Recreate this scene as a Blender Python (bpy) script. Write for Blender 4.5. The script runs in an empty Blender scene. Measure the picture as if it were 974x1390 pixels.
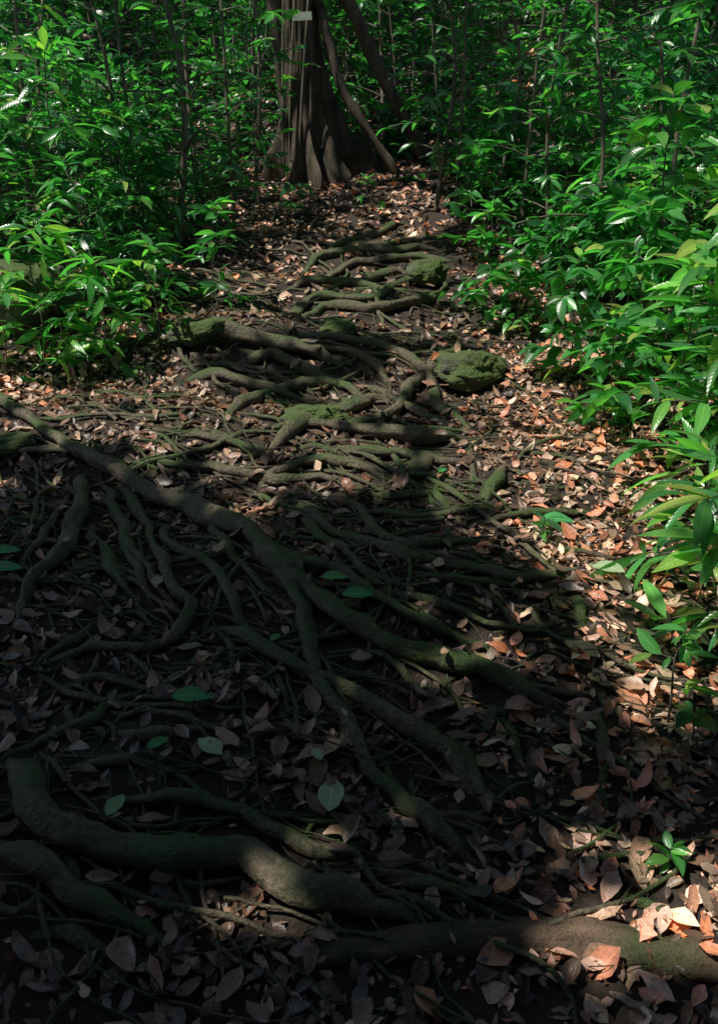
import bpy, math, random
import numpy as np
from mathutils import Vector, noise
rng=np.random.default_rng(11); random.seed(11)
sc=bpy.context.scene
CAMZ=1.6; PITCH=math.radians(22); F=1157.0
SD=np.array([-.42,-.14,.89]);SD/=np.linalg.norm(SD)

def sm(a,b,x):
    t=np.clip((x-a)/(b-a),0,1); return t*t*(3-2*t)
def ground(x,y):
    x=np.asarray(x,float); y=np.asarray(y,float)
    z=0.085*np.minimum(y,60)+0.009*np.clip(y,0,9)**2+0.162*np.clip(y-9,0,45)
    z=z+0.16*np.clip(x-1.3,0,4)*sm(1,3,y)+0.14*np.clip(-x-1.7,0,4)*sm(2,5,y)
    m=np.exp(-np.maximum(y-14,0)/10)
    z=z+m*(0.030*np.sin(1.3*x+0.7*y)+0.022*np.sin(3.1*x-2.3*y+1)+0.012*np.sin(6.7*x+1.3)*np.sin(5.9*y)+0.006*np.sin(13*x+2*y)*np.sin(11*y+1))
    z=z+0.035*np.sin(5.6*y+0.8*x)*sm(1.5,2.5,y)*(1-sm(7,9,y))
    z=z+0.13*np.exp(-((x+0.75)/0.55)**2-((y-4.95)/0.35)**2)
    return z
fw=np.array([0,math.cos(PITCH),-math.sin(PITCH)]); upv=np.array([0,math.sin(PITCH),math.cos(PITCH)])
TT=np.arange(1.0,30,0.01)
def site(u,v):
    """where a spot surveyed in the photograph lies on the terrain"""
    d=fw+np.array([(u-487)/F,0,0])+upv*(695-v)/F
    P=np.array([0,0,CAMZ])+TT[:,None]*d
    hit=np.where(P[:,2]<ground(P[:,0],P[:,1]))[0]
    i=hit[0] if len(hit) else len(TT)-1
    return P[i],TT[i]

# ---------------- mesh building ----------------
class MB:
    def __init__(s): s.v=[];s.f=[];s.c=[];s.l=[];s.m=[];s.n=0
    def add(s,v,f,c,l,m):
        if len(v)==0: return
        s.v.append(v);s.f.append(np.asarray(f)+s.n);s.c.append(c);s.l.append(l)
        s.m.append(np.full(len(f),m,np.int32));s.n+=len(v)
    def build(s,name,mats,parent=None,smooth=True):
        v=np.concatenate(s.v).astype(np.float32);f=np.concatenate(s.f).astype(np.int32)
        c=np.concatenate(s.c).astype(np.float32);l=np.concatenate(s.l).astype(np.float32);m=np.concatenate(s.m)
        me=bpy.data.meshes.new(name)
        me.vertices.add(len(v));me.vertices.foreach_set("co",v.ravel())
        me.loops.add(len(f)*4);me.loops.foreach_set("vertex_index",f.ravel())
        me.polygons.add(len(f));me.polygons.foreach_set("loop_start",np.arange(len(f),dtype=np.int32)*4)
        for mt in mats: me.materials.append(mt)
        me.polygons.foreach_set("material_index",m)
        me.polygons.foreach_set("use_smooth",np.full(len(f),smooth))
        me.update(calc_edges=True)
        a=me.attributes.new("col","FLOAT_COLOR","POINT");a.data.foreach_set("color",np.concatenate([c,np.ones((len(c),1),np.float32)],1).ravel())
        a=me.attributes.new("luv","FLOAT_VECTOR","POINT");a.data.foreach_set("vector",l.ravel())
        me.validate()
        o=bpy.data.objects.new(name,me);sc.collection.objects.link(o)
        if parent: o.parent=parent
        return o
def nrm(a): return a/np.maximum(np.linalg.norm(a,axis=-1,keepdims=True),1e-9)

def leaves(mb,P,D,N,L,W,curl,fold,mat=0,k=6,wob=0.0,col=None,shape=0.8,twist=0.0):
    n=len(P)
    if n==0: return
    D=nrm(D); S=nrm(np.cross(D,N)); N=np.cross(S,D)
    L=np.broadcast_to(L,(n,));W=np.broadcast_to(W,(n,))
    curl=np.broadcast_to(np.asarray(curl,float),(n,));fold=np.broadcast_to(fold,(n,))
    curl=np.where(np.abs(curl)<1e-3,1e-3,curl)
    t=np.linspace(0,1,k)
    w=np.maximum(np.sin(np.pi*t**shape),0)**0.85; w[0]=0.05;w[-1]=0.03
    a=curl[:,None]*t[None]
    X=L[:,None]*np.sin(a)/curl[:,None]; Z=-L[:,None]*(1-np.cos(a))/curl[:,None]
    s=np.array([-1.,0,1.])
    Y=0.5*W[:,None,None]*w[None,:,None]*s[None,None,:]
    tw=(rng.uniform(-1,1,n)*twist)[:,None,None]*t[None,:,None]
    ZZ=Z[:,:,None]+fold[:,None,None]*np.abs(Y)+Y*tw
    if wob>0: ZZ=ZZ+rng.normal(0,1,ZZ.shape)*wob*W[:,None,None]; Y=Y*(1+rng.normal(0,wob*1.2,Y.shape))
    XX=np.broadcast_to(X[:,:,None],ZZ.shape)
    V=P[:,None,None,:]+D[:,None,None,:]*XX[...,None]+S[:,None,None,:]*Y[...,None]+N[:,None,None,:]*ZZ[...,None]
    V=V.reshape(-1,3)
    base=[]
    for i in range(k-1):
        for j in range(2):
            p=i*3+j; base.append([p,p+3,p+4,p+1])
    fcs=(np.array(base)[None]+(np.arange(n)*k*3)[:,None,None]).reshape(-1,4)
    if col is None: col=rng.random((n,3))
    C=np.repeat(col,k*3,axis=0)
    luv=np.zeros((n,k,3,3));luv[...,0]=t[None,:,None];luv[...,1]=s[None,None,:];luv[...,2]=L[:,None,None]
    mb.add(V,fcs,C,luv.reshape(-1,3),mat)

def spline(pts,step):
    pts=np.asarray(pts,float)
    p=np.vstack([2*pts[0]-pts[1],pts,2*pts[-1]-pts[-2]])
    out=[]
    for i in range(1,len(p)-2):
        d=np.linalg.norm(p[i+1][:3]-p[i][:3]);n=max(2,int(d/step))
        t=np.linspace(0,1,n,endpoint=False)[:,None]
        out.append(0.5*((2*p[i])+(-p[i-1]+p[i+1])*t+(2*p[i-1]-5*p[i]+4*p[i+1]-p[i+2])*t**2+(-p[i-1]+3*p[i]-3*p[i+1]+p[i+2])*t**3))
    out.append(p[-2][None]);return np.vstack(out)

def tube(mb,P,R,seg=8,bump=0.0,mat=0,flat=1.0,cval=None):
    P=np.asarray(P,float);n=len(P);R=np.broadcast_to(R,(n,))
    T=nrm(np.gradient(P,axis=0))
    av=np.abs(nrm((P[-1]-P[0])[None])[0])
    ref=np.array([0,0,1.]) if av[2]<0.75 else np.array([0,1.,0])
    S=nrm(np.cross(T,ref));U=np.cross(S,T)
    th=np.linspace(0,2*np.pi,seg,endpoint=False)
    rr=np.repeat(R[:,None],seg,1)
    if bump>0:
        sd=random.random()*50
        cum=np.concatenate([[0],np.cumsum(np.linalg.norm(np.diff(P,axis=0),axis=1))])
        nz=np.array([[noise.noise(Vector((cum[i]/max(R[i],.004)*0.16+sd,math.cos(a)*0.8,math.sin(a)*0.8+sd))) +0.5*noise.noise(Vector((cum[i]/max(R[i],.004)*0.5,math.cos(a)*2+sd,math.sin(a)*2))) for a in th] for i in range(n)])
        rr=rr*(1+bump*nz)
    V=P[:,None]+S[:,None]*(np.cos(th)[None,:]*rr)[...,None]+U[:,None]*(np.sin(th)[None,:]*rr*flat)[...,None]
    i=np.arange(n-1)[:,None];j=np.arange(seg)[None,:];j2=(j+1)%seg
    f=np.stack([i*seg+j,i*seg+j2,(i+1)*seg+j2,(i+1)*seg+j],-1).reshape(-1,4)
    c=np.repeat((rng.random((1,3)) if cval is None else np.array([cval])),n*seg,0)
    l=np.zeros((n,seg,3));l[...,0]=np.arange(n)[:,None]/n;l[...,1]=th[None]/6.283
    mb.add(V.reshape(-1,3),f,c,l.reshape(-1,3),mat)

# ---------------- materials ----------------
def newmat(name):
    m=bpy.data.materials.new(name);m.use_nodes=True;nt=m.node_tree
    for nd in list(nt.nodes): nt.nodes.remove(nd)
    return m,nt
def N_(nt,t,**k):
    nd=nt.nodes.new(t)
    for a,b in k.items(): setattr(nd,a,b)
    return nd
def ramp(nt,stops,interp='LINEAR'):
    r=N_(nt,'ShaderNodeValToRGB');r.color_ramp.interpolation=interp
    e=r.color_ramp.elements
    while len(e)<len(stops): e.new(0.5)
    for i,(p,c) in enumerate(stops): e[i].position=p;e[i].color=(*c,1)
    return r
def math_(nt,op,a,b=None,clamp=False):
    m=N_(nt,'ShaderNodeMath',operation=op);m.use_clamp=clamp
    for i,x in enumerate((a,b)):
        if x is None: continue
        if isinstance(x,(int,float)): m.inputs[i].default_value=x
        else: nt.links.new(x,m.inputs[i])
    return m.outputs[0]
def mixc(nt,f,a,b,bt='MIX'):
    m=N_(nt,'ShaderNodeMix',data_type='RGBA',blend_type=bt)
    for s,x in ((m.inputs[0],f),(m.inputs[6],a),(m.inputs[7],b)):
        if isinstance(x,(int,float)): s.default_value=x
        elif isinstance(x,tuple): s.default_value=(*x,1)
        else: nt.links.new(x,s)
    return m.outputs[2]
def noise_(nt,vec,scale,det=4,rough=.6):
    n=N_(nt,'ShaderNodeTexNoise');n.inputs['Scale'].default_value=scale;n.inputs['Detail'].default_value=det;n.inputs['Roughness'].default_value=rough
    if vec is not None: nt.links.new(vec,n.inputs['Vector'])
    return n.outputs['Fac']
def geo(nt): return N_(nt,'ShaderNodeNewGeometry')

def leaf_mat(name,stops,trans_mult,trans_amt,rough,spec,mott=0.3,rib=0.35,dead=False,bump=True):
    m,nt=newmat(name);L=nt.links
    at=N_(nt,'ShaderNodeAttribute',attribute_name='col');sep=N_(nt,'ShaderNodeSeparateColor');L.new(at.outputs['Color'],sep.inputs[0])
    lu=N_(nt,'ShaderNodeAttribute',attribute_name='luv');ls=N_(nt,'ShaderNodeSeparateXYZ');L.new(lu.outputs['Vector'],ls.inputs[0])
    r=ramp(nt,stops);L.new(sep.outputs[0],r.inputs[0])
    tc=N_(nt,'ShaderNodeTexCoord')
    nz=noise_(nt,tc.outputs['Object'],55,2,.65)
    bright=math_(nt,'ADD',math_(nt,'MULTIPLY',sep.outputs[1],1.1),0.42)
    c=mixc(nt,1.0,r.outputs[0],bright,'MULTIPLY')
    mm=math_(nt,'ADD',math_(nt,'MULTIPLY',nz,mott*2),1-mott)
    c=mixc(nt,1.0,c,mm,'MULTIPLY')
    if dead:
        nz2=noise_(nt,tc.outputs['Object'],90,2,.5)
        sp=math_(nt,'MULTIPLY',math_(nt,'SUBTRACT',nz2,0.56,True),5,True)
        c=mixc(nt,sp,c,mixc(nt,1.0,c,(0.45,0.37,0.33),'MULTIPLY'))
    ab=math_(nt,'ABSOLUTE',ls.outputs[1])
    ribm=math_(nt,'SUBTRACT',1.0,math_(nt,'MULTIPLY',ab,9.0),True)
    vein=math_(nt,'SINE',math_(nt,'SUBTRACT',math_(nt,'MULTIPLY',ls.outputs[0],75),math_(nt,'MULTIPLY',ab,9)))
    c=mixc(nt,math_(nt,'MULTIPLY',ribm,rib),c,mixc(nt,1.0,c,(1.9,1.9,1.6),'MULTIPLY'))
    b=N_(nt,'ShaderNodeBsdfPrincipled');L.new(c,b.inputs['Base Color'])
    b.inputs['Roughness'].default_value=rough;b.inputs['Specular IOR Level'].default_value=spec
    if bump:
        bp=N_(nt,'ShaderNodeBump');bp.inputs['Strength'].default_value=0.25;bp.inputs['Distance'].default_value=0.001
        L.new(vein,bp.inputs['Height']);L.new(bp.outputs[0],b.inputs['Normal'])
    o=N_(nt,'ShaderNodeOutputMaterial')
    if trans_amt>0:
        tr=N_(nt,'ShaderNodeBsdfTranslucent');L.new(mixc(nt,1.0,c,trans_mult,'MULTIPLY'),tr.inputs[0])
        mx=N_(nt,'ShaderNodeMixShader');mx.inputs[0].default_value=trans_amt
        L.new(b.outputs[0],mx.inputs[1]);L.new(tr.outputs[0],mx.inputs[2]);L.new(mx.outputs[0],o.inputs[0])
    else: L.new(b.outputs[0],o.inputs[0])
    return m
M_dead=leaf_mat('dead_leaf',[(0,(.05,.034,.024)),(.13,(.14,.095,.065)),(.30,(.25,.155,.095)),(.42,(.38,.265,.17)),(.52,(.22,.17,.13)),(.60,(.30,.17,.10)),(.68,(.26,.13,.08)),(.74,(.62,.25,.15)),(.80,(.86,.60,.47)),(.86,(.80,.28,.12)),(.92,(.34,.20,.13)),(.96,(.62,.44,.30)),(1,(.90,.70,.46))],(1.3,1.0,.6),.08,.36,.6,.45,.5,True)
M_green=leaf_mat('green_leaf',[(0,(.022,.10,.045)),(.4,(.045,.20,.06)),(.75,(.085,.30,.075)),(.93,(.16,.40,.08)),(1,(.32,.42,.10))],(1.4,2.2,.8),.42,.28,.9,.2,.6)
M_fresh=leaf_mat('fallen_green_leaf',[(0,(.05,.26,.09)),(.5,(.10,.28,.08)),(1,(.34,.42,.26))],(1.2,1.6,.8),.2,.45,.4,.3,.6)
M_canopy=leaf_mat('canopy_leaf',[(0,(.02,.06,.02)),(1,(.05,.13,.03))],(1,1,1),0,.5,.4,.2,.3,False,False)

def bark_mat(name,dark,light,moss,moss_amt,scale=30,stretch=(1,1,1),bump=.6,rough=.75):
    m,nt=newmat(name);L=nt.links
    tc=N_(nt,'ShaderNodeTexCoord');mp=N_(nt,'ShaderNodeMapping');mp.inputs['Scale'].default_value=stretch;L.new(tc.outputs['Object'],mp.inputs[0])
    n1=noise_(nt,mp.outputs[0],scale,5,.7);n2=noise_(nt,tc.outputs['Object'],4,3,.6);n3=noise_(nt,tc.outputs['Object'],110,2,.6)
    r=ramp(nt,[(.3,dark),(.7,light)]);L.new(n1,r.inputs[0])
    g=geo(nt);sx=N_(nt,'ShaderNodeSeparateXYZ');L.new(g.outputs['Normal'],sx.inputs[0])
    f=math_(nt,'MULTIPLY',math_(nt,'SUBTRACT',math_(nt,'ADD',n2,math_(nt,'MULTIPLY',sx.outputs[2],.12)),1-moss_amt,True),5,True)
    f=math_(nt,'MULTIPLY',f,math_(nt,'ADD',n3,.4,True))
    mc=ramp(nt,[(.3,tuple(x*.3 for x in moss)),(.7,moss)]);L.new(n3,mc.inputs[0])
    c=mixc(nt,f,r.outputs[0],mc.outputs[0])
    b=N_(nt,'ShaderNodeBsdfPrincipled');L.new(c,b.inputs['Base Color']);b.inputs['Roughness'].default_value=rough;b.inputs['Specular IOR Level'].default_value=.4
    bp=N_(nt,'ShaderNodeBump');bp.inputs['Strength'].default_value=bump;bp.inputs['Distance'].default_value=.012
    L.new(math_(nt,'ADD',n1,math_(nt,'MULTIPLY',n3,.6)),bp.inputs['Height']);L.new(bp.outputs[0],b.inputs['Normal'])
    o=N_(nt,'ShaderNodeOutputMaterial');L.new(b.outputs[0],o.inputs[0]);return m
M_root=bark_mat('root_bark',(.04,.034,.023),(.23,.185,.12),(.08,.145,.035),.53,50,(1,1,1),1.0,.55)
M_trunk=bark_mat('trunk_bark',(.015,.012,.009),(.17,.125,.09),(.025,.05,.016),.47,16,(1,1,.25),1.0,.85)
M_stem=bark_mat('stem_bark',(.05,.045,.03),(.24,.21,.15),(.06,.11,.03),.42,40,(1,1,.3))
M_rock=bark_mat('mossy_stone',(.06,.06,.05),(.18,.17,.14),(.09,.155,.03),.64,18,(1,1,1),1.0,.9)
M_log=bark_mat('log_bark',(.03,.022,.015),(.18,.12,.075),(.05,.08,.02),.42,28,(.4,1,1),1.0)
M_soil,nt=newmat('forest_soil');L=nt.links
tc=N_(nt,'ShaderNodeTexCoord');n1=noise_(nt,tc.outputs['Object'],9,6,.7);n2=noise_(nt,tc.outputs['Object'],60,5,.7);n3=noise_(nt,tc.outputs['Object'],1.4,3,.6)
r=ramp(nt,[(.3,(.018,.013,.009)),(.55,(.045,.032,.022)),(.75,(.10,.07,.05))]);L.new(n2,r.inputs[0])
c=mixc(nt,math_(nt,'MULTIPLY',math_(nt,'SUBTRACT',n3,.56,True),4,True),r.outputs[0],(.03,.045,.015))
b=N_(nt,'ShaderNodeBsdfPrincipled');L.new(c,b.inputs['Base Color']);b.inputs['Roughness'].default_value=.9
bp=N_(nt,'ShaderNodeBump');bp.inputs['Strength'].default_value=.8;bp.inputs['Distance'].default_value=.02
L.new(math_(nt,'ADD',n1,n2),bp.inputs['Height']);L.new(bp.outputs[0],b.inputs['Normal'])
o=N_(nt,'ShaderNodeOutputMaterial');L.new(b.outputs[0],o.inputs[0])
def plain(name,col,rough=.5):
    m,nt=newmat(name);b=N_(nt,'ShaderNodeBsdfPrincipled');tc=N_(nt,'ShaderNodeTexCoord')
    nz=noise_(nt,tc.outputs['Object'],60,3,.6)
    nt.links.new(mixc(nt,nz,tuple(x*.6 for x in col),col),b.inputs['Base Color']);b.inputs['Roughness'].default_value=rough
    o=N_(nt,'ShaderNodeOutputMaterial');nt.links.new(b.outputs[0],o.inputs[0]);return m

# ---------------- ground ----------------
def axis(lo,hi,flo,fhi,fs,n):
    a=np.arange(flo,fhi,fs)
    l=flo-(flo-lo)*np.linspace(1,0,n,endpoint=False)**2.5
    h=fhi+(hi-fhi)*np.linspace(0,1,n)**2.5
    return np.unique(np.round(np.concatenate([l,a,h]),4))
gx=axis(-90,90,-4.5,4.5,.04,30);gy=axis(-60,120,0.3,11,.04,30)
X,Y=np.meshgrid(gx,gy);Z=ground(X,Y)
fine=(np.abs(X)<4.6)&(Y>0)&(Y<11.2)
Z=Z+np.where(fine,0.006*np.sin(31*X+5*np.sin(7*Y))*np.sin(27*Y+4*np.sin(9*X)),0)
V=np.stack([X,Y,Z],-1).reshape(-1,3);ny,nx=X.shape
i=np.arange(ny-1)[:,None];j=np.arange(nx-1)[None]
f=np.stack([i*nx+j,i*nx+j+1,(i+1)*nx+j+1,(i+1)*nx+j],-1).reshape(-1,4)
mb=MB();mb.add(V,f,np.zeros((len(V),3)),np.zeros((len(V),3)),0);mb.build('forest_ground',[M_soil])

# ---------------- roots ----------------
ROOTS=[
([(-40,530),(0,548),(60,590),(120,630),(190,668),(250,695),(320,728),(370,762),(410,800),(460,845),(520,882),(580,905),(650,925),(720,945),(800,972)],[16,17,19,22,22,24,27,28,30,30,32,32,32,30,22]),
([(345,735),(385,790),(410,850),(435,910),(455,970),(490,1040),(540,1090),(600,1140),(690,1210)],[22,24,22,20,20,20,24,26,18]),
([(118,635),(105,700),(90,755),(50,800),(20,850),(-20,890)],[20,22,22,22,20,16]),
([(150,645),(185,690),(205,740),(232,800),(258,830),(240,870),(215,885),(150,885),(80,895),(10,920)],[14,14,13,15,18,17,15,15,14,12]),
([(120,700),(135,745),(160,790),(172,810),(178,845)],[13,15,14,12,10]),
([(165,810),(110,865),(60,900),(0,935)],[13,17,16,14]),
([(255,840),(290,860),(310,900),(325,950)],[14,15,13,10]),
([(250,835),(258,880),(250,945)],[14,12,8]),
([(265,838),(330,870),(390,905),(430,930),(480,950),(540,985),(600,1020),(640,1070),(700,1130)],[16,20,22,20,22,26,26,28,18]),
([(330,728),(400,770),(470,795),(540,830),(600,865),(690,887)],[16,18,16,18,18,12]),
([(380,668),(440,720),(500,745),(560,765),(640,780),(720,790),(790,772)],[14,17,17,18,18,14,8]),
([(430,675),(480,690),(520,735),(560,750),(640,742),(710,735)],[12,15,14,14,14,8]),
([(340,640),(380,605),(420,580),(470,590),(530,600),(590,602),(645,590)],[12,15,20,22,22,20,14]),
([(300,575),(350,545),(400,530),(450,525),(505,520)],[12,17,17,15,10]),
([(345,585),(400,580),(470,585),(520,572),(560,530),(600,495),(640,470)],[12,15,16,17,17,15,9]),
([(170,628),(260,640),(330,650),(390,662),(450,655),(520,665)],[10,13,14,15,13,9]),
([(340,690),(370,655),(430,632),(500,642),(560,660)],[11,15,15,13,8]),
([(650,690),(668,655),(700,622)],[22,22,12]),
([(545,655),(575,640),(607,605)],[20,28,22]),
([(640,600),(640,640),(637,680)],[12,14,9]),
([(340,432),(420,415),(500,410),(540,390),(565,372)],[8,13,13,12,10]),
([(370,442),(430,425),(500,427),(560,415),(605,395)],[8,13,15,16,12]),
([(390,450),(430,460),(500,470),(550,490),(580,520),(600,560),(645,585)],[10,12,13,14,15,15,10]),
([(410,458),(460,480),(510,500),(545,535)],[10,13,13,9]),
([(230,450),(310,465),(370,475),(430,487),(485,505)],[18,24,26,20,12]),
([(290,505),(370,490),(420,510),(470,530)],[14,18,18,12]),
([(240,520),(300,515),(380,540),(440,550)],[12,17,17,10]),
([(400,372),(450,350),(520,345),(610,338)],[8,12,12,9]),
([(430,382),(480,362),(560,356),(630,350)],[8,12,13,9]),
([(440,397),(520,380),(565,368)],[9,14,10]),
([(440,335),(540,332),(600,322)],[7,11,8]),
([(420,360),(470,335),(520,318),(560,300)],[7,11,10,7]),
([(380,400),(430,388),(490,392),(540,402)],[7,12,12,7]),
([(0,1010),(30,1070),(70,1115),(130,1150),(200,1182),(280,1172),(340,1170),(390,1205),(450,1228),(520,1252),(620,1270)],[40,50,46,46,46,46,48,46,42,36,26]),
([(90,1080),(170,1085),(260,1095),(330,1120),(390,1150),(450,1165),(530,1130)],[16,20,20,18,24,26,20]),
([(-20,1040),(60,1010),(120,990),(160,955),(220,928)],[16,20,22,20,12]),
([(120,985),(190,1000),(270,990),(330,985)],[18,20,15,8]),
([(180,1070),(210,1110),(235,1155)],[13,15,10]),
([(570,985),(620,1015),(660,1070),(705,1105)],[14,22,22,12]),
([(812,940),(815,1010),(820,1080),(823,1140)],[12,15,15,10]),
([(765,790),(785,840),(800,885)],[14,20,12]),([(720,878),(760,862),(800,845)],[10,16,10]),
([(790,1170),(850,1215),(900,1240),(980,1290)],[10,18,18,16]),
([(700,975),(745,1010),(800,1035)],[9,14,9]),
([(440,702),(500,700),(560,706),(620,700),(690,688)],[8,12,12,12,7]),
([(530,760),(600,792),(660,800),(730,785)],[9,14,14,8]),
([(540,830),(572,862),(560,905)],[10,12,8]),
([(-30,1120),(40,1180),(100,1220),(180,1255),(280,1300)],[36,40,36,30,20]),
([(330,1275),(380,1232),(430,1215)],[26,28,14]),
([(0,1290),(90,1280),(180,1310)],[30,36,30]),
([(570,1090),(640,1122),(700,1150)],[9,14,8]),
([(470,1180),(540,1200),(640,1215),(720,1240)],[12,20,20,12]),
([(600,700),(660,712),(760,700),(830,690)],[6,9,8,5]),
([(690,650),(740,662),(800,660)],[5,8,5]),
([(0,1240),(60,1225),(120,1190)],[34,34,20]),
([(250,1200),(255,1240),(262,1300)],[10,12,10]),
([(420,545),(470,560),(520,548),(570,555)],[14,22,18,10]),
([(280,690),(300,740),(350,800),(400,830)],[8,11,11,7]),
([(60,640),(50,700),(30,740)],[7,9,5]),
([(450,600),(500,620),(560,625),(620,632),(690,628)],[10,14,15,12,7]),
([(370,620),(430,612),(480,618)],[8,12,8]),
([(480,520),(530,545),(580,570),(620,575)],[10,14,14,10]),
([(430,500),(480,540),(520,565)],[10,13,9]),
([(200,600),(270,598),(330,606),(380,600)],[8,11,12,8]),
([(400,690),(430,730),(480,770),(520,800),(560,812)],[10,14,14,13,8]),
([(590,640),(600,690),(640,725)],[9,12,8]),
([(470,660),(530,680),(600,672),(650,665)],[9,13,12,8]),
([(500,800),(560,815),(620,825),(700,835)],[9,13,13,8]),
([(190,700),(170,740),(190,790),(225,840)],[9,12,12,8]),
([(60,800),(110,790),(150,770)],[8,10,7]),
([(350,880),(380,930),(390,1000)],[8,11,7]),
([(460,930),(540,940),(600,945)],[9,12,7]),
([(130,640),(160,700),(185,760),(215,800),(240,850)],[10,14,14,12,9]),
([(95,650),(70,720),(30,770),(-20,800)],[8,12,12,9]),
([(220,700),(240,750),(300,790),(330,850),(370,880)],[9,13,13,12,8]),
([(-10,960),(60,950),(130,930),(200,935),(250,960)],[10,15,15,12,8]),
([(40,1040),(110,1040),(190,1045),(270,1060)],[9,14,13,8]),
([(260,1010),(330,1030),(400,1060),(450,1100)],[8,12,12,8]),
([(480,990),(520,1060),(580,1110)],[9,13,9]),
([(640,940),(690,985),(720,1050),(730,1110)],[9,13,13,8]),
([(60,1120),(100,1180),(110,1250),(100,1310)],[14,20,18,14]),
([(150,1180),(180,1230),(200,1300)],[10,14,12]),
([(620,840),(680,860),(740,850),(790,820)],[8,12,12,7]),
([(410,890),(470,880),(530,905),(590,960),(640,985)],[8,12,12,11,7]),
]
GR=0.02;HX=(-4,4);HY=(0.5,12)
occ=np.zeros((int((HX[1]-HX[0])/GR),int((HY[1]-HY[0])/GR)),np.float32)
def mark(P,R,pad=0.004):
    for p,r in zip(P,R):
        top=p[2]+r-float(ground(p[0],p[1]))
        a=int((p[0]-HX[0])/GR);b=int((p[1]-HY[0])/GR);k=int(max(0,round((r+pad)/GR)))
        if a-k<0 or b-k<0 or a+k>=occ.shape[0] or b+k>=occ.shape[1]: continue
        s=occ[a-k:a+k+1,b-k:b+k+1];np.maximum(s,top,out=s)
mb=MB()
def root(W,dz=0):
    S=spline(W,.028)
    n=len(S);q=random.random()*30
    wig=np.array([[noise.noise(Vector((k*.11+q,0,0))),noise.noise(Vector((0,k*.11+q,5)))] for k in range(n)])
    wig2=np.array([[noise.noise(Vector((k*.4+q,0,3))),noise.noise(Vector((3,k*.4+q,5)))] for k in range(n)])
    S[:,:2]+=wig*0.038+wig2*.014
    R=np.maximum(S[:,3],.004)
    R=R*(1+.34*np.array([noise.noise(Vector((k*.16,q,1))) for k in range(n)]))
    lift=np.array([noise.noise(Vector((q,k*.06,9))) for k in range(n)])
    e=np.minimum(np.arange(n),np.arange(n)[::-1])/8.0;e=np.clip(e,0,1)
    z=ground(S[:,0],S[:,1])+R*(0.6+0.5*lift)+0.011+dz - (1-e)*(R*1.5+.015)
    P=np.stack([S[:,0],S[:,1],z],-1)
    tube(mb,P,R*(0.55+.45*e),14,.42,0,.92);mark(P,R)
for pts,di in ROOTS:
    W=[]
    for (u,v),d in zip(pts,di):
        p,t=site(u,v); W.append([p[0],p[1],0,d/2*t/F*1.0])
    root(W)
random.seed(21)
for k in range(165):
    y=random.uniform(2.0,7.2);x=random.uniform(-1.6,.6);L=random.uniform(.5,1.4);a=random.gauss(-.35,.4)+random.choice([0,0,math.pi])
    if y<3.2: x=random.uniform(-1.3,.3);L*=.7;a+=random.gauss(0,.5)
    r0=random.choice([.006,.007,.009,.011,.013,.016]);W=[];m=6
    for s in range(m):
        W.append([x,y,0,r0*(1-.5*s/m)]);a+=random.gauss(0,.34);x+=math.cos(a)*L/m;y+=math.sin(a)*L/m
    if W[-1][0]>.95 or W[-1][1]<1.6: continue
    root(W,.004)
random.seed(77)
for k in range(100):
    u=random.uniform(-20,620);v=random.uniform(600,1230);p,t=site(u,v);x,y=p[0],p[1]
    a=random.gauss(-1.0,.9);L=random.uniform(.25,.6);r0=random.choice([.005,.007,.009,.012])
    for br in range(random.choice([1,2,2,3])):
        aa=a+random.gauss(0,.45);xx,yy=x,y;W=[];m=5
        for s in range(m):
            W.append([xx,yy,0,r0*(1-.6*s/m)]);aa+=random.gauss(0,.35);xx+=math.cos(aa)*L/m;yy+=math.sin(aa)*L/m
        if W[-1][0]<.9 and W[-1][1]>1.4: root(W,.005)
random.seed(5)
for k in range(320):
    u=random.uniform(0,800);v=random.choice([random.uniform(420,800),random.uniform(560,1290)])
    p,t=site(u,v)
    if p[0]>1.0: continue
    a=random.choice([0,math.pi])+random.gauss(-.35,.6);L=random.uniform(.25,.9);st=.03;x,y=p[0],p[1];path=[]
    for s in range(int(L/st)):
        path.append((x,y));a+=random.gauss(0,.16);x+=math.cos(a)*st;y+=math.sin(a)*st
    path=np.array(path);n=len(path);r0=random.choice([.003,.004,.005,.007,.010])
    R=r0*np.linspace(1,.45,n)
    lift=np.array([noise.noise(Vector((k*3.3,s*.15,2))) for s in range(n)])
    z=ground(path[:,0],path[:,1])+R*.4+.014+lift*.018
    P=np.column_stack([path,z]);tube(mb,P,R,7,.2);
    if r0>.006: mark(P,R,-.002)
mb.build('tree_roots',[M_root])
W=[];mb=MB()
for (u,v),d in zip([(400,1310),(520,1298),(640,1290),(760,1282),(900,1288),(1000,1300)],[36,50,58,62,60,46]):
    p,t=site(u,v);W.append([p[0],p[1],0,d/2*t/F])
S=spline(W,.02);S[:,1]+=.025*np.sin(np.arange(len(S))*.11)
P=np.column_stack([S[:,0],S[:,1],ground(S[:,0],S[:,1])-S[:,3]*.15])
tube(mb,P,S[:,3],28,.5,0,.8);mark(P,S[:,3]*.6,0);mb.build('fallen_log',[M_log])

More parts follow.
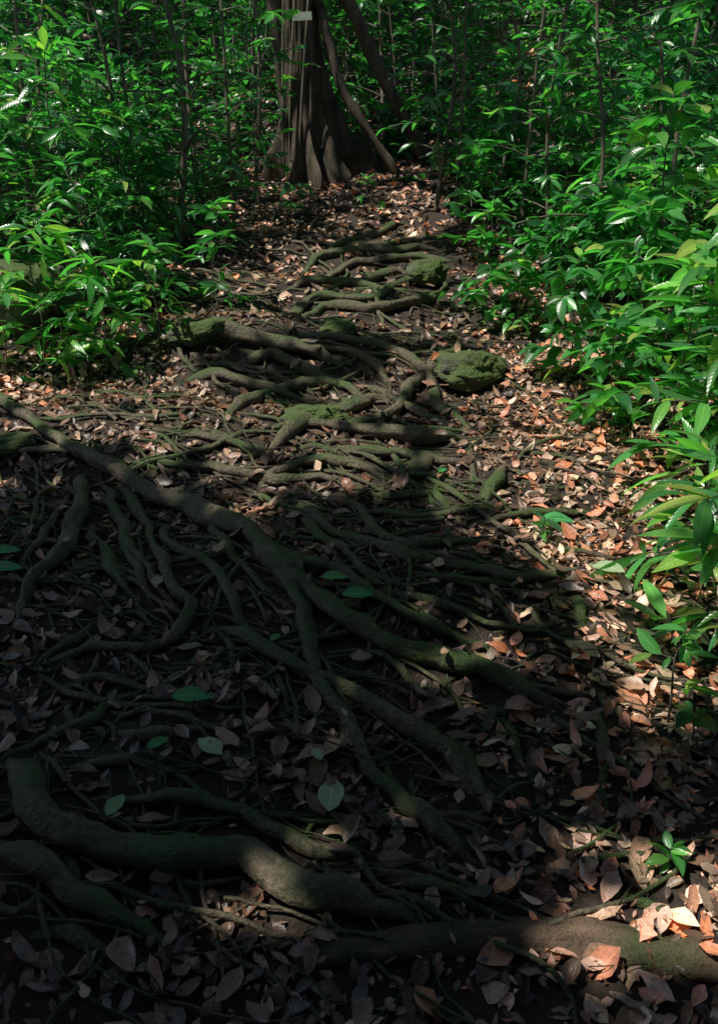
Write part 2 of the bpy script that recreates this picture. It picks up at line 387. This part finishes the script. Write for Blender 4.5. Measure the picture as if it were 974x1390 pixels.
# ---------------- rocks ----------------
def rock(name,u,v,wpx,hr,dr,seed,sink=.3):
    import bmesh
    p,t=site(u,v);w=wpx*t/F
    bm=bmesh.new();bmesh.ops.create_icosphere(bm,subdivisions=6,radius=.5)
    for q in bm.verts:
        c=q.co.copy()
        rdg=abs(noise.noise(c*3.5+Vector((seed,seed,0))))
        d=1+.36*noise.noise(c*2.0+Vector((seed,0,0)))+.16*noise.noise(c*5+Vector((0,seed,0)))-.14*rdg+.05*noise.noise(c*14)+.03*noise.noise(c*35)
        q.co=Vector((c.x*w*d,c.y*w*dr*d,c.z*w*hr*d*(1.0 if c.z>0 else .8)))
        zt=w*hr*(.40+.10*noise.noise(c*2.5+Vector((0,0,seed))))
        if q.co.z>zt: q.co.z=zt+(q.co.z-zt)*.3
    me=bpy.data.meshes.new(name);bm.to_mesh(me);bm.free()
    for f in me.polygons: f.use_smooth=True
    me.materials.append(M_rock);o=bpy.data.objects.new(name,me);sc.collection.objects.link(o)
    o.location=(p[0],p[1]+w*dr*.3,float(ground(p[0],p[1]+w*dr*.3))+w*hr*(.5-sink))
    o.rotation_euler=(.08*math.sin(seed),.10*math.cos(seed),.3*math.sin(seed*2))
    for a in np.linspace(0,6.28,30):
        for rr in (.1,.25,.36):
            x=p[0]+math.cos(a)*w*rr;y=p[1]+w*dr*.3+math.sin(a)*w*dr*rr
            mark([(x,y,o.location.z+.25*w*hr)],[.02],0)
rock('mossy_rock',640,532,100,.60,.75,1,.18)
rock('mossy_rock',580,390,60,.7,.8,4,.14)
rock('mossy_rock',455,458,50,.6,.9,8,.2)
rock('mossy_rock',15,455,160,.7,.8,12,.2)
rock('mossy_rock',425,578,90,.4,.8,17,.25)
rock('mossy_rock',0,625,90,.3,.8,23,.3)
rock('mossy_rock',270,475,90,.45,.7,29,.3)

# ---------------- leaf litter ----------------
def scatter(n,xr,yr,lm,ls,k,mb,bias=0):
    x=rng.uniform(*xr,n);y=rng.uniform(*yr,n)
    keep=np.abs(x)<0.46*y+.55
    pt=.5+.5*np.sin(4.3*x+1.7*np.sin(2.9*y))*np.sin(3.7*y+1.9*np.sin(3.3*x))
    keep&=rng.random(n)<np.maximum(.42+.7*pt,sm(.4,.9,x)*.85)
    x=x[keep];y=y[keep]
    a=np.clip(((x-HX[0])/GR).astype(int),0,occ.shape[0]-1);b=np.clip(((y-HY[0])/GR).astype(int),0,occ.shape[1]-1)
    oc=occ[a,b];u_=rng.random(len(x));kp=(oc<=.014)|(u_<.025)|((oc<.03)&(u_<.08))
    x=x[kp];y=y[kp];oc=oc[kp];n=len(x)
    z=ground(x,y)+oc+rng.uniform(.003,.020,n)
    th=rng.uniform(0,6.283,n);tl=np.abs(rng.normal(0,.28,n))+.03;ta=rng.uniform(0,6.283,n)
    N=np.stack([np.sin(tl)*np.cos(ta),np.sin(tl)*np.sin(ta),np.cos(tl)],-1)
    g=(ground(x,y+.05)-ground(x,y-.05))/.1;N[:,1]-=g
    D=np.stack([np.cos(th),np.sin(th),np.zeros(n)],-1);N=nrm(N);D=nrm(D-N*(D*N).sum(1,keepdims=True))
    L_=np.clip(rng.normal(lm,ls,n),lm*.4,lm*1.5);W_=L_*rng.uniform(.28,.58,n)
    col=rng.random((n,3))
    lit_zone=np.maximum(sm(.15,.75,x-.1*(y-3)),sm(.3,.9,-x-.55)*sm(3.9,4.5,y)*(1-sm(5.5,6.5,y)))  # litter coloured paler and pinker where sun patches land: sunlight put into the colour
    lit_zone=np.maximum(lit_zone,sm(5.2,6.2,y)*.5)
    red=lit_zone*.62
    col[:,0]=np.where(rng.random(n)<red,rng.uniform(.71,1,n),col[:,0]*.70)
    P=np.stack([x,y,z],-1)-D*(L_/2)[:,None]
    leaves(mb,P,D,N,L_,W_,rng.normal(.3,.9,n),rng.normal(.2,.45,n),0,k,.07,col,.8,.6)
mb=MB()
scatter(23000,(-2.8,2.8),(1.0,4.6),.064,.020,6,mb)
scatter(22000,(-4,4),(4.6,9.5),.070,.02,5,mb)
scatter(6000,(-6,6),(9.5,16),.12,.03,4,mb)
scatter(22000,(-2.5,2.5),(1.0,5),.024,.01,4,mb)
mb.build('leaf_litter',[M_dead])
mb=MB()
for u,v,L_,c,a in [(262,962,48,.1,0),(450,1095,62,1,1.5),(160,1110,40,.75,1.3),(218,1025,30,.1,.8),(285,1030,46,.95,2.4),(487,822,40,.05,0),(10,762,36,.1,.3),(12,785,36,.1,.1),(755,718,40,.1,-.2),(455,798,34,.4,0),(375,880,20,.3,1),(620,905,30,.7,0.4),(820,785,44,.9,2.6),(600,650,20,.1,1),(430,1040,28,.9,2)]:
    p,t=site(u,v);n=np.array([[.05,-.25,1.]]);Lw=L_*t/F*1.15
    D=np.array([[math.cos(a),math.sin(a),0.12]])
    leaves(mb,np.array([[p[0]-math.cos(a)*Lw/2,p[1]-math.sin(a)*Lw/2,p[2]+.04]]),D,n,Lw,Lw*.5,.35,.25,0,8,.02,np.array([[c,.7,.5]]))
mb.build('fallen_green_leaves',[M_fresh])
mb=MB()
for k in range(190):
    x=random.uniform(-1.6,1.8);y=random.uniform(1.2,6);a=random.uniform(0,6.28);L_=random.uniform(.06,.3)
    s=np.linspace(0,1,6);px=x+np.cos(a)*L_*s+.01*np.sin(s*5+k);py=y+np.sin(a)*L_*s
    tube(mb,np.column_stack([px,py,ground(px,py)+.035+.01*np.sin(s*3+k)]),random.uniform(.0012,.003),5,0)
mb.build('fallen_twigs',[M_log])

# ---------------- plants ----------------
def plant(mb,base,h,lean=(0,0),nb=8,ll=.12,lw=.26,r=.006,spread=.4,lo=.25,lpb=7,droop=.6,cb=None,smat=1,whorl=True):
    b=np.asarray(base,float)
    q=[b-[0,0,.05],b+[lean[0]*h*.2,lean[1]*h*.2,h*.35],b+[lean[0]*h*.55,lean[1]*h*.55,h*.7],b+[lean[0]*h,lean[1]*h,h]]
    q=np.array(q);q[1:3,:2]+=rng.normal(0,.03*h,(2,2))
    S=spline(q,max(.05,h/14));n=len(S)
    tube(mb,S,np.linspace(r,r*.35,n),7,.1,smat)
    Ps=[];Ds=[]
    for k in range(nb):
        f=lo+(1-lo)*(k+rng.random())/nb;i=min(n-1,int(f*(n-1)));p0=S[i]
        a=k*2.4+rng.normal(0,.4);bl=spread*h*rng.uniform(.5,1.1)*(1.15-f*.75)
        el=rng.uniform(.1,.7)
        d=np.array([math.cos(a)*math.cos(el),math.sin(a)*math.cos(el),math.sin(el)])
        s=np.linspace(0,1,6)[:,None]
        br=p0+d*bl*s+np.array([0,0,-.28*bl])*s**2
        tube(mb,br,np.linspace(r*.45,r*.2,6),5,0,smat)
        m=max(3,int(lpb*rng.uniform(.7,1.3)));ss=rng.uniform(.2,1,m);ss[-1]=1
        pp=p0+d*bl*ss[:,None]+np.array([0,0,-.28*bl])*(ss**2)[:,None]
        side=np.array([-d[1],d[0],0]);sg=np.where(np.arange(m)%2==0,1,-1)[:,None]
        dd=d*.55+side*sg*rng.uniform(.4,1.1,(m,1))+rng.normal(0,.25,(m,3));dd[:,2]-=droop*.3
        Ps.append(pp);Ds.append(dd)
    if whorl:
        m=8;a=np.arange(m)*2.4+rng.random()*6;Ps.append(np.repeat(S[-1:],m,0)-rng.uniform(0,.06,(m,1))*np.array([[0,0,1]]))
        Ds.append(np.stack([np.cos(a),np.sin(a),rng.uniform(-.2,.7,m)],-1))
    P=np.vstack(Ps);D=nrm(np.vstack(Ds));m=len(P)
    N=np.array([[0,0,1.]])+rng.normal(0,.42,(m,3))
    L_=ll*rng.uniform(.5,1.25,m);c=rng.random((m,3));cc=rng.random()
    c[:,0]=np.clip(c[:,0]*.6+cc*.4,0,1)
    if cb is not None: c[:,0]=np.clip(cb+rng.normal(0,.18,m),0,1)
    leaves(mb,P,D,N,L_,L_*lw*rng.uniform(.85,1.2,m),rng.uniform(.1,droop*1.4,m),rng.uniform(.1,.5,m),0,6,0,c,.85,.3)
def at(u,v):
    p,t=site(u,v);return p
G=[M_green,M_stem]
FEAT=[('understory_shrub',145,505,.62,.19,.2,12,8,(0,-.1)),('understory_shrub',60,490,.75,.17,.22,13,8,(.1,0)),
('understory_shrub',215,470,.55,.14,.28,12,7,(0,0)),('understory_shrub',300,425,.7,.12,.3,12,8,(0,0)),('understory_shrub',100,512,.45,.16,.2,10,8,(-.1,-.1)),('understory_shrub',5,515,.5,.15,.22,9,7,(.1,0)),
('understory_shrub',120,420,1.5,.19,.24,18,8,(-.05,0)),('understory_shrub',20,400,1.9,.2,.22,20,8,(.05,0)),
('understory_shrub',700,452,.6,.12,.38,16,9,(.05,0)),('understory_shrub',660,420,.65,.12,.38,16,9,(0,0)),
('understory_shrub',770,520,.65,.13,.40,16,9,(.0,0)),('understory_shrub',810,580,.5,.14,.38,12,8,(.05,0)),
('understory_shrub',850,540,.95,.15,.38,18,9,(0,0)),('understory_shrub',905,620,.85,.16,.30,16,8,(.0,0)),
('understory_shrub',960,640,1.15,.18,.26,16,9,(-.05,0)),('understory_shrub',1010,700,1.15,.2,.2,16,9,(-.15,0)),
('understory_shrub',870,480,1.3,.15,.38,20,10,(0,0)),('understory_shrub',640,350,.8,.13,.35,14,9,(0,0)),
('understory_shrub',955,800,.52,.19,.17,11,8,(-.1,0)),('understory_shrub',1010,890,.65,.20,.18,12,8,(-.18,0)),
('seedling',905,985,.30,.085,.34,3,4,(.02,.0)),('seedling',935,1015,.12,.07,.45,2,4,(0,0)),('seedling',905,1180,.06,.06,.45,1,3,(0,0)),
('seedling',498,300,.35,.10,.35,3,4,(0,0)),('seedling',815,600,.25,.13,.3,3,5,(0,0)),('seedling',735,735,.10,.08,.3,1,3,(0,0))]
for nm,u,v,h,ll,lw,nb,lpb,lean in FEAT:
    mb=MB();plant(mb,at(u,v),h,lean,nb,ll,lw,.003+.004*h,.42,.15 if nm!='seedling' else .5,lpb,.7,.78 if u<250 or u>850 else .62)
    mb.build(nm,G)
def sapling(u,v,h,r,lean=(0,0),ll=.13,nb=26,lo=.12):
    mb=MB();plant(mb,at(u,v),h,lean,nb,ll,.32,r,.22,lo,9,.7);mb.build('sapling_tree',G)
for u,v,h,r,ln in [(243,330,3.2,.028,(.02,0)),(205,345,2.8,.016,(-.04,0)),(160,350,3.2,.022,(.03,0)),(272,300,3.4,.024,(.02,0)),(110,340,3,.02,(0,0)),(318,300,3,.018,(-.02,0)),(345,275,3.2,.022,(.01,0)),
  (590,285,3.3,.022,(.03,0)),(618,285,3,.016,(-.02,0)),(660,300,3.2,.02,(.03,0)),(705,330,3,.018,(0,0)),(745,350,2.6,.016,(.03,0)),(795,400,2.4,.018,(-.02,0)),(40,350,3,.02,(.02,0)),(850,380,2.8,.016,(.03,0)),(920,420,2.6,.018,(-.03,0)),(598,262,2.8,.014,(-.14,0)),(355,300,2.2,.010,(.02,0))]:
    sapling(u,v,h,r,ln,.13,24,.1)
def edgeR(y): return np.interp(y,[2,3,4,5.2,7,9],[1.08,1.22,1.36,1.12,.78,.50])
def edgeL(y): return np.interp(y,[4.6,5,6,8,9],[-1.45,-1.20,-.85,-.75,-.95])
mb=MB()
for k in range(135):
    y=random.uniform(2.5,9.3);x=edgeR(y)+random.uniform(.12,1)**1.2*2.6
    h=random.uniform(.35,.9)+.5*min(1,max(0,x-edgeR(y)-.4))
    if y<3.5: h*=.6
    plant(mb,(x,y,float(ground(x,y))),h,(random.gauss(0,.1),random.gauss(0,.1)),int(9+6*h),random.uniform(.08,.17),random.uniform(.25,.42),.006,.42,.12,8,.7)
for k in range(100):
    y=random.uniform(5.0,9.3);x=edgeL(y)-random.uniform(.1,1)*2.8
    h=random.uniform(.35,.9)+.5*min(1,max(0,-x+edgeL(y)-.4))
    plant(mb,(x,y,float(ground(x,y))),h,(random.gauss(0,.1),random.gauss(0,.1)),int(9+6*h),random.uniform(.08,.16),random.uniform(.2,.34),.006,.42,.12,8,.7)
for k in range(110):  # unseen plants added behind the camera to darken the foreground
    a=random.uniform(math.pi*.97,math.pi*2.03);R=random.uniform(2.8,6);x=math.cos(a)*R;y=math.sin(a)*R+.3
    plant(mb,(x,y,float(ground(x,y))),random.uniform(1.6,3.4),(0,0),20,.32,.46,.012,.35,.03,9,.7)
mb.build('undergrowth_foliage',G)
mb=MB()
for k in range(290):
    y=random.uniform(9.6,20);x=random.uniform(-.5*y-1,.5*y+1)
    h=random.uniform(1.0,3.2)
    if y<10.4 and abs(x+.3)<1.1: h=random.uniform(.4,.8)
    plant(mb,(x,y,float(ground(x,y))),h,(random.gauss(0,.08),random.gauss(0,.08)),int(12+5*h),random.uniform(.10,.18),random.uniform(.3,.42),random.uniform(.008,.035),.3,.05,9,.7)
for k in range(130):
    y=random.uniform(18,30);x=random.uniform(-.5*y-1,.5*y+1)
    plant(mb,(x,y,float(ground(x,y))),random.uniform(2,4.5),(0,0),22,.34,.42,random.uniform(.03,.09),.35,.02,10,.7)
mb.build('background_forest',G)

# ---------------- big buttressed tree ----------------
tp,_=site(408,250)
tb=np.array([tp[0],tp[1]+.25,float(ground(tp[0],tp[1]+.25))])
tree=bpy.data.objects.new('buttressed_tree',None);sc.collection.objects.link(tree);tree.location=tb
nz_=150;nt_=200;zz=np.concatenate([np.linspace(-.5,3,110),np.linspace(3.08,10,nz_-110)]);th=np.linspace(0,2*np.pi,nt_,endpoint=False)
fins=[(.10,.80,1.35,.085,1.9),(-.42,.42,.85,.13,1.8),(2.9,.26,.8,.16,1.7),(-1.9,.20,.7,.16,1.7),(-1.15,.26,.7,.12,1.8),(1.6,.4,1.2,.2,1.5),(3.7,.22,.7,.15,1.7)]
V=np.zeros((nz_,nt_,3))
for a,z in enumerate(zz):
    r=np.full(nt_,.185-.006*max(z,0))+.03*np.exp(-max(z,0)/.4)
    for ang,A,H,w,pw in fins:
        ang2=ang+.12*math.sin(z*2.5+ang*3)
        d=(th-ang2+np.pi)%(2*np.pi)-np.pi
        zc=max(0,min(1,1-max(z,-.3)/H));r=r+A*(1+.12*math.sin(z*7+ang*5))*zc**pw*np.exp(-(np.abs(d)/w)**1.6)
    for b,t in enumerate(th):
        fl=abs(noise.noise(Vector((math.cos(t)*3.5+5,math.sin(t)*3.5,z*.35))))
        rr=r[b]*(1+.12*noise.noise(Vector((math.cos(t)*1.6,math.sin(t)*1.6,z*.8)))-.4*(.25-min(fl,.25))+.08*noise.noise(Vector((math.cos(t)*9,math.sin(t)*9,z*2.3)))+.04*noise.noise(Vector((math.cos(t)*20,math.sin(t)*20,z*6))))
        V[a,b]=(math.cos(t)*rr+.02*z,math.sin(t)*rr,z)
i=np.arange(nz_-1)[:,None];j=np.arange(nt_)[None];j2=(j+1)%nt_
f=np.stack([i*nt_+j,i*nt_+j2,(i+1)*nt_+j2,(i+1)*nt_+j],-1).reshape(-1,4)
mb=MB();mb.add(V.reshape(-1,3),f,np.zeros((nz_*nt_,3)),np.zeros((nz_*nt_,3)),0);mb.build('trunk',[M_trunk],tree)
mb=MB()
tube(mb,spline([(-.05,.5,-.3),(-.20,.35,1.0),(-.26,.25,2.2),(-.30,.25,5)],.08),.07,12,.2)
tube(mb,spline([(1.45,.15,-.25),(1.0,.05,.55),(.55,-.05,1.35),(.28,-.10,2.0),(.14,-.1,3.2)],.05),.06,12,.35)
tube(mb,spline([(1.15,-.15,-.2),(.75,-.12,.28),(.4,-.12,.8),(.2,-.12,1.5)],.05),.045,12,.35)
for a in (0.4,1.9,3.2,4.6,5.6):
    c,s=math.cos(a),math.sin(a);tube(mb,spline([(.15,0,6.0),(c*1.2,s*1.2,6.8),(c*2.8,s*2.8,7.4),(c*4.5,s*4.5,7.7)],.15),.09,10,.1)
mb.build('limbs',[M_trunk],tree)
mb=MB()
for a0 in (-2.0,-1.2,-1.6):
    s=np.linspace(0,1,60);an=a0+.5*np.sin(s*4+a0);R=.22-.02*s
    tube(mb,np.column_stack([np.cos(an)*R+.02*s*5,np.sin(an)*R,s*5]),.012,7,.2)
mb.build('vines',[M_stem],tree)

def plate(name,dx,dz,w,h,col):
    import bmesh
    m=plain(name+'_paint',col,.5);bm=bmesh.new();bmesh.ops.create_cube(bm,size=1)
    for q in bm.verts: q.co=Vector((q.co.x*w,q.co.y*.008,q.co.z*h))
    bmesh.ops.bevel(bm,geom=bm.edges[:],offset=.003,segments=2,affect='EDGES')
    me=bpy.data.meshes.new(name);bm.to_mesh(me);bm.free();me.materials.append(m)
    o=bpy.data.objects.new(name,me);sc.collection.objects.link(o);o.location=(tb[0]+dx,tb[1]-.25,tb[2]+dz);o.rotation_euler=(0,math.radians(-3),math.radians(4));return o
plate('trail_marker_plate',.05,1.36,.18,.07,(.75,.8,.65))
plate('red_trail_marker',.16,1.58,.12,.09,(.8,.03,.02))

# ---------------- canopy (unseen leaf cover, its gaps shaped to place the dapples) ----------------
GAPS=[]
def gap(u,v,rpx,h=0.0,k=1.25):
    p,t=site(u,v);GAPS.append((p[0],p[1],p[2]+h,rpx*k*t/F))
for a in [(720,500,50),(770,570,60),(830,610,50),(700,585,46),(730,640,58),(800,690,75),(725,715,42),(775,750,56),(850,770,70),(860,850,60),(930,900,50),(800,850,34),(930,800,60),(905,950,22),(655,612,26),(680,680,28),
  (60,520,64),(10,525,44),(200,530,54),(235,575,46),(170,505,44),(90,575,28),(130,540,40),
  (430,425,30),(500,412,36),(560,395,40),(590,372,36),(480,430,28),(610,430,40),(660,460,42),(600,460,26),(510,555,22),(480,635,12),(350,450,18),(640,510,34),(430,585,14),(330,560,16),
  (500,275,56),(540,290,44),(470,285,36)]: gap(*a)
for a in [(955,1240,28),(980,1200,22),(800,1292,9),(760,905,16),(710,888,16),(620,925,12),(415,1205,15),(545,1140,9),(800,1190,7),(295,595,14),(360,700,8)]: gap(*a,0,1.0)
for a in [(150,490,85,.3),(110,470,85,.5),(60,440,90,.6),(215,450,70,.4),(300,420,60,.5),(120,400,100,1.1),(60,380,100,1.5),(330,300,60,.5),(250,330,70,1.2),(180,380,70,.8),(90,300,60,1.4),
  (700,440,80,.4),(760,480,100,.4),(850,520,110,.6),(950,560,120,.8),(940,620,120,.6),(960,720,120,.4),(980,850,80,.3),(650,380,60,.4),(720,360,70,.8),(800,400,80,1.0),(900,430,90,1.3)]: gap(*a,1.1)
tx,ty,tz=tb
for dz,dx,r in [(.5,-.12,.14),(.9,-.15,.09),(1.5,-.08,.14)]: GAPS.append((tx+dx,ty-.2,tz+dz,r+.07))
rs=random.Random(3)
for k in range(125):
    y=rs.uniform(6.2,24);x=rs.uniform(-.45*y,.45*y)
    if abs(x)<.9 and y<9.5: continue
    GAPS.append((x,y,float(ground(x,y))+rs.uniform(.5,2.2),rs.uniform(.08,.42)))
GAPS=np.array(GAPS)
n=90000
x=rng.uniform(-11,8.5,n);y=rng.uniform(-12,30,n)
near=rng.random(n)<.15
x=np.where(near,rng.uniform(-5,3,n),x);y=np.where(near,rng.uniform(-3,2.0,n),y)  # extra leaves massed above the viewpoint to shade the near ground
z=ground(np.clip(x,-4,4),y)+rng.uniform(5.2,8.2,n)
P=np.stack([x,y,z],-1)
mind=np.full(n,9.)
for g in GAPS:
    q=P-g[:3];al=q@SD;d=np.linalg.norm(q-al[:,None]*SD,axis=1)
    mind=np.minimum(mind,d-g[3])
jit=rng.normal(0,.045,n)
ok=(mind>(.155+jit))|(rng.random(n)<.028)
P=P[ok];n=len(P)
th=rng.uniform(0,6.283,n)
D=np.stack([np.cos(th),np.sin(th),rng.normal(-.15,.25,n)],-1);N=SD+rng.normal(0,.3,(n,3))
mb=MB();L_=rng.uniform(.2,.34,n)
leaves(mb,P-nrm(D)*(L_/2)[:,None],D,N,L_,L_*.5,.4,.2,0,4,0,None,.8,0)
for k in range(16):
    x0=random.uniform(-10,8);y0=random.uniform(-4,28);a=random.uniform(0,6.28);s=np.linspace(0,1,12)
    px=x0+math.cos(a)*4*s+.2*np.sin(s*5);py=y0+math.sin(a)*4*s
    tube(mb,np.column_stack([px,py,ground(np.clip(px,-4,4),py)+6.5+s]),np.linspace(.03,.012,12),7,.1,1)
mb.build('dapple_canopy',[M_canopy,M_stem])

# ---------------- light, sky, camera ----------------
w=bpy.data.worlds.new('World');sc.world=w;w.use_nodes=True;nt=w.node_tree
bg=nt.nodes['Background'];sky=nt.nodes.new('ShaderNodeTexSky');sky.sky_type='NISHITA';sky.sun_disc=False
sky.sun_elevation=math.asin(SD[2]);sky.sun_rotation=math.atan2(SD[0],SD[1]);nt.links.new(sky.outputs[0],bg.inputs[0]);bg.inputs[1].default_value=.135
sl=bpy.data.lights.new('sun','SUN');sl.energy=5;sl.angle=math.radians(.5);sl.color=(1,.95,.87)
so=bpy.data.objects.new('sun',sl);sc.collection.objects.link(so);so.rotation_euler=Vector(SD).to_track_quat('Z','Y').to_euler();so.location=(-5,0,14)
cd=bpy.data.cameras.new('camera');co=bpy.data.objects.new('camera',cd);sc.collection.objects.link(co)
co.location=(0,0,CAMZ);co.rotation_euler=(math.radians(90)-PITCH,0,0)
cd.sensor_fit='VERTICAL';cd.sensor_height=24;cd.lens=24*F/1390;cd.clip_start=.05;cd.clip_end=400
sc.camera=co
sc.view_settings.view_transform='Standard';sc.view_settings.look='None';sc.view_settings.exposure=0
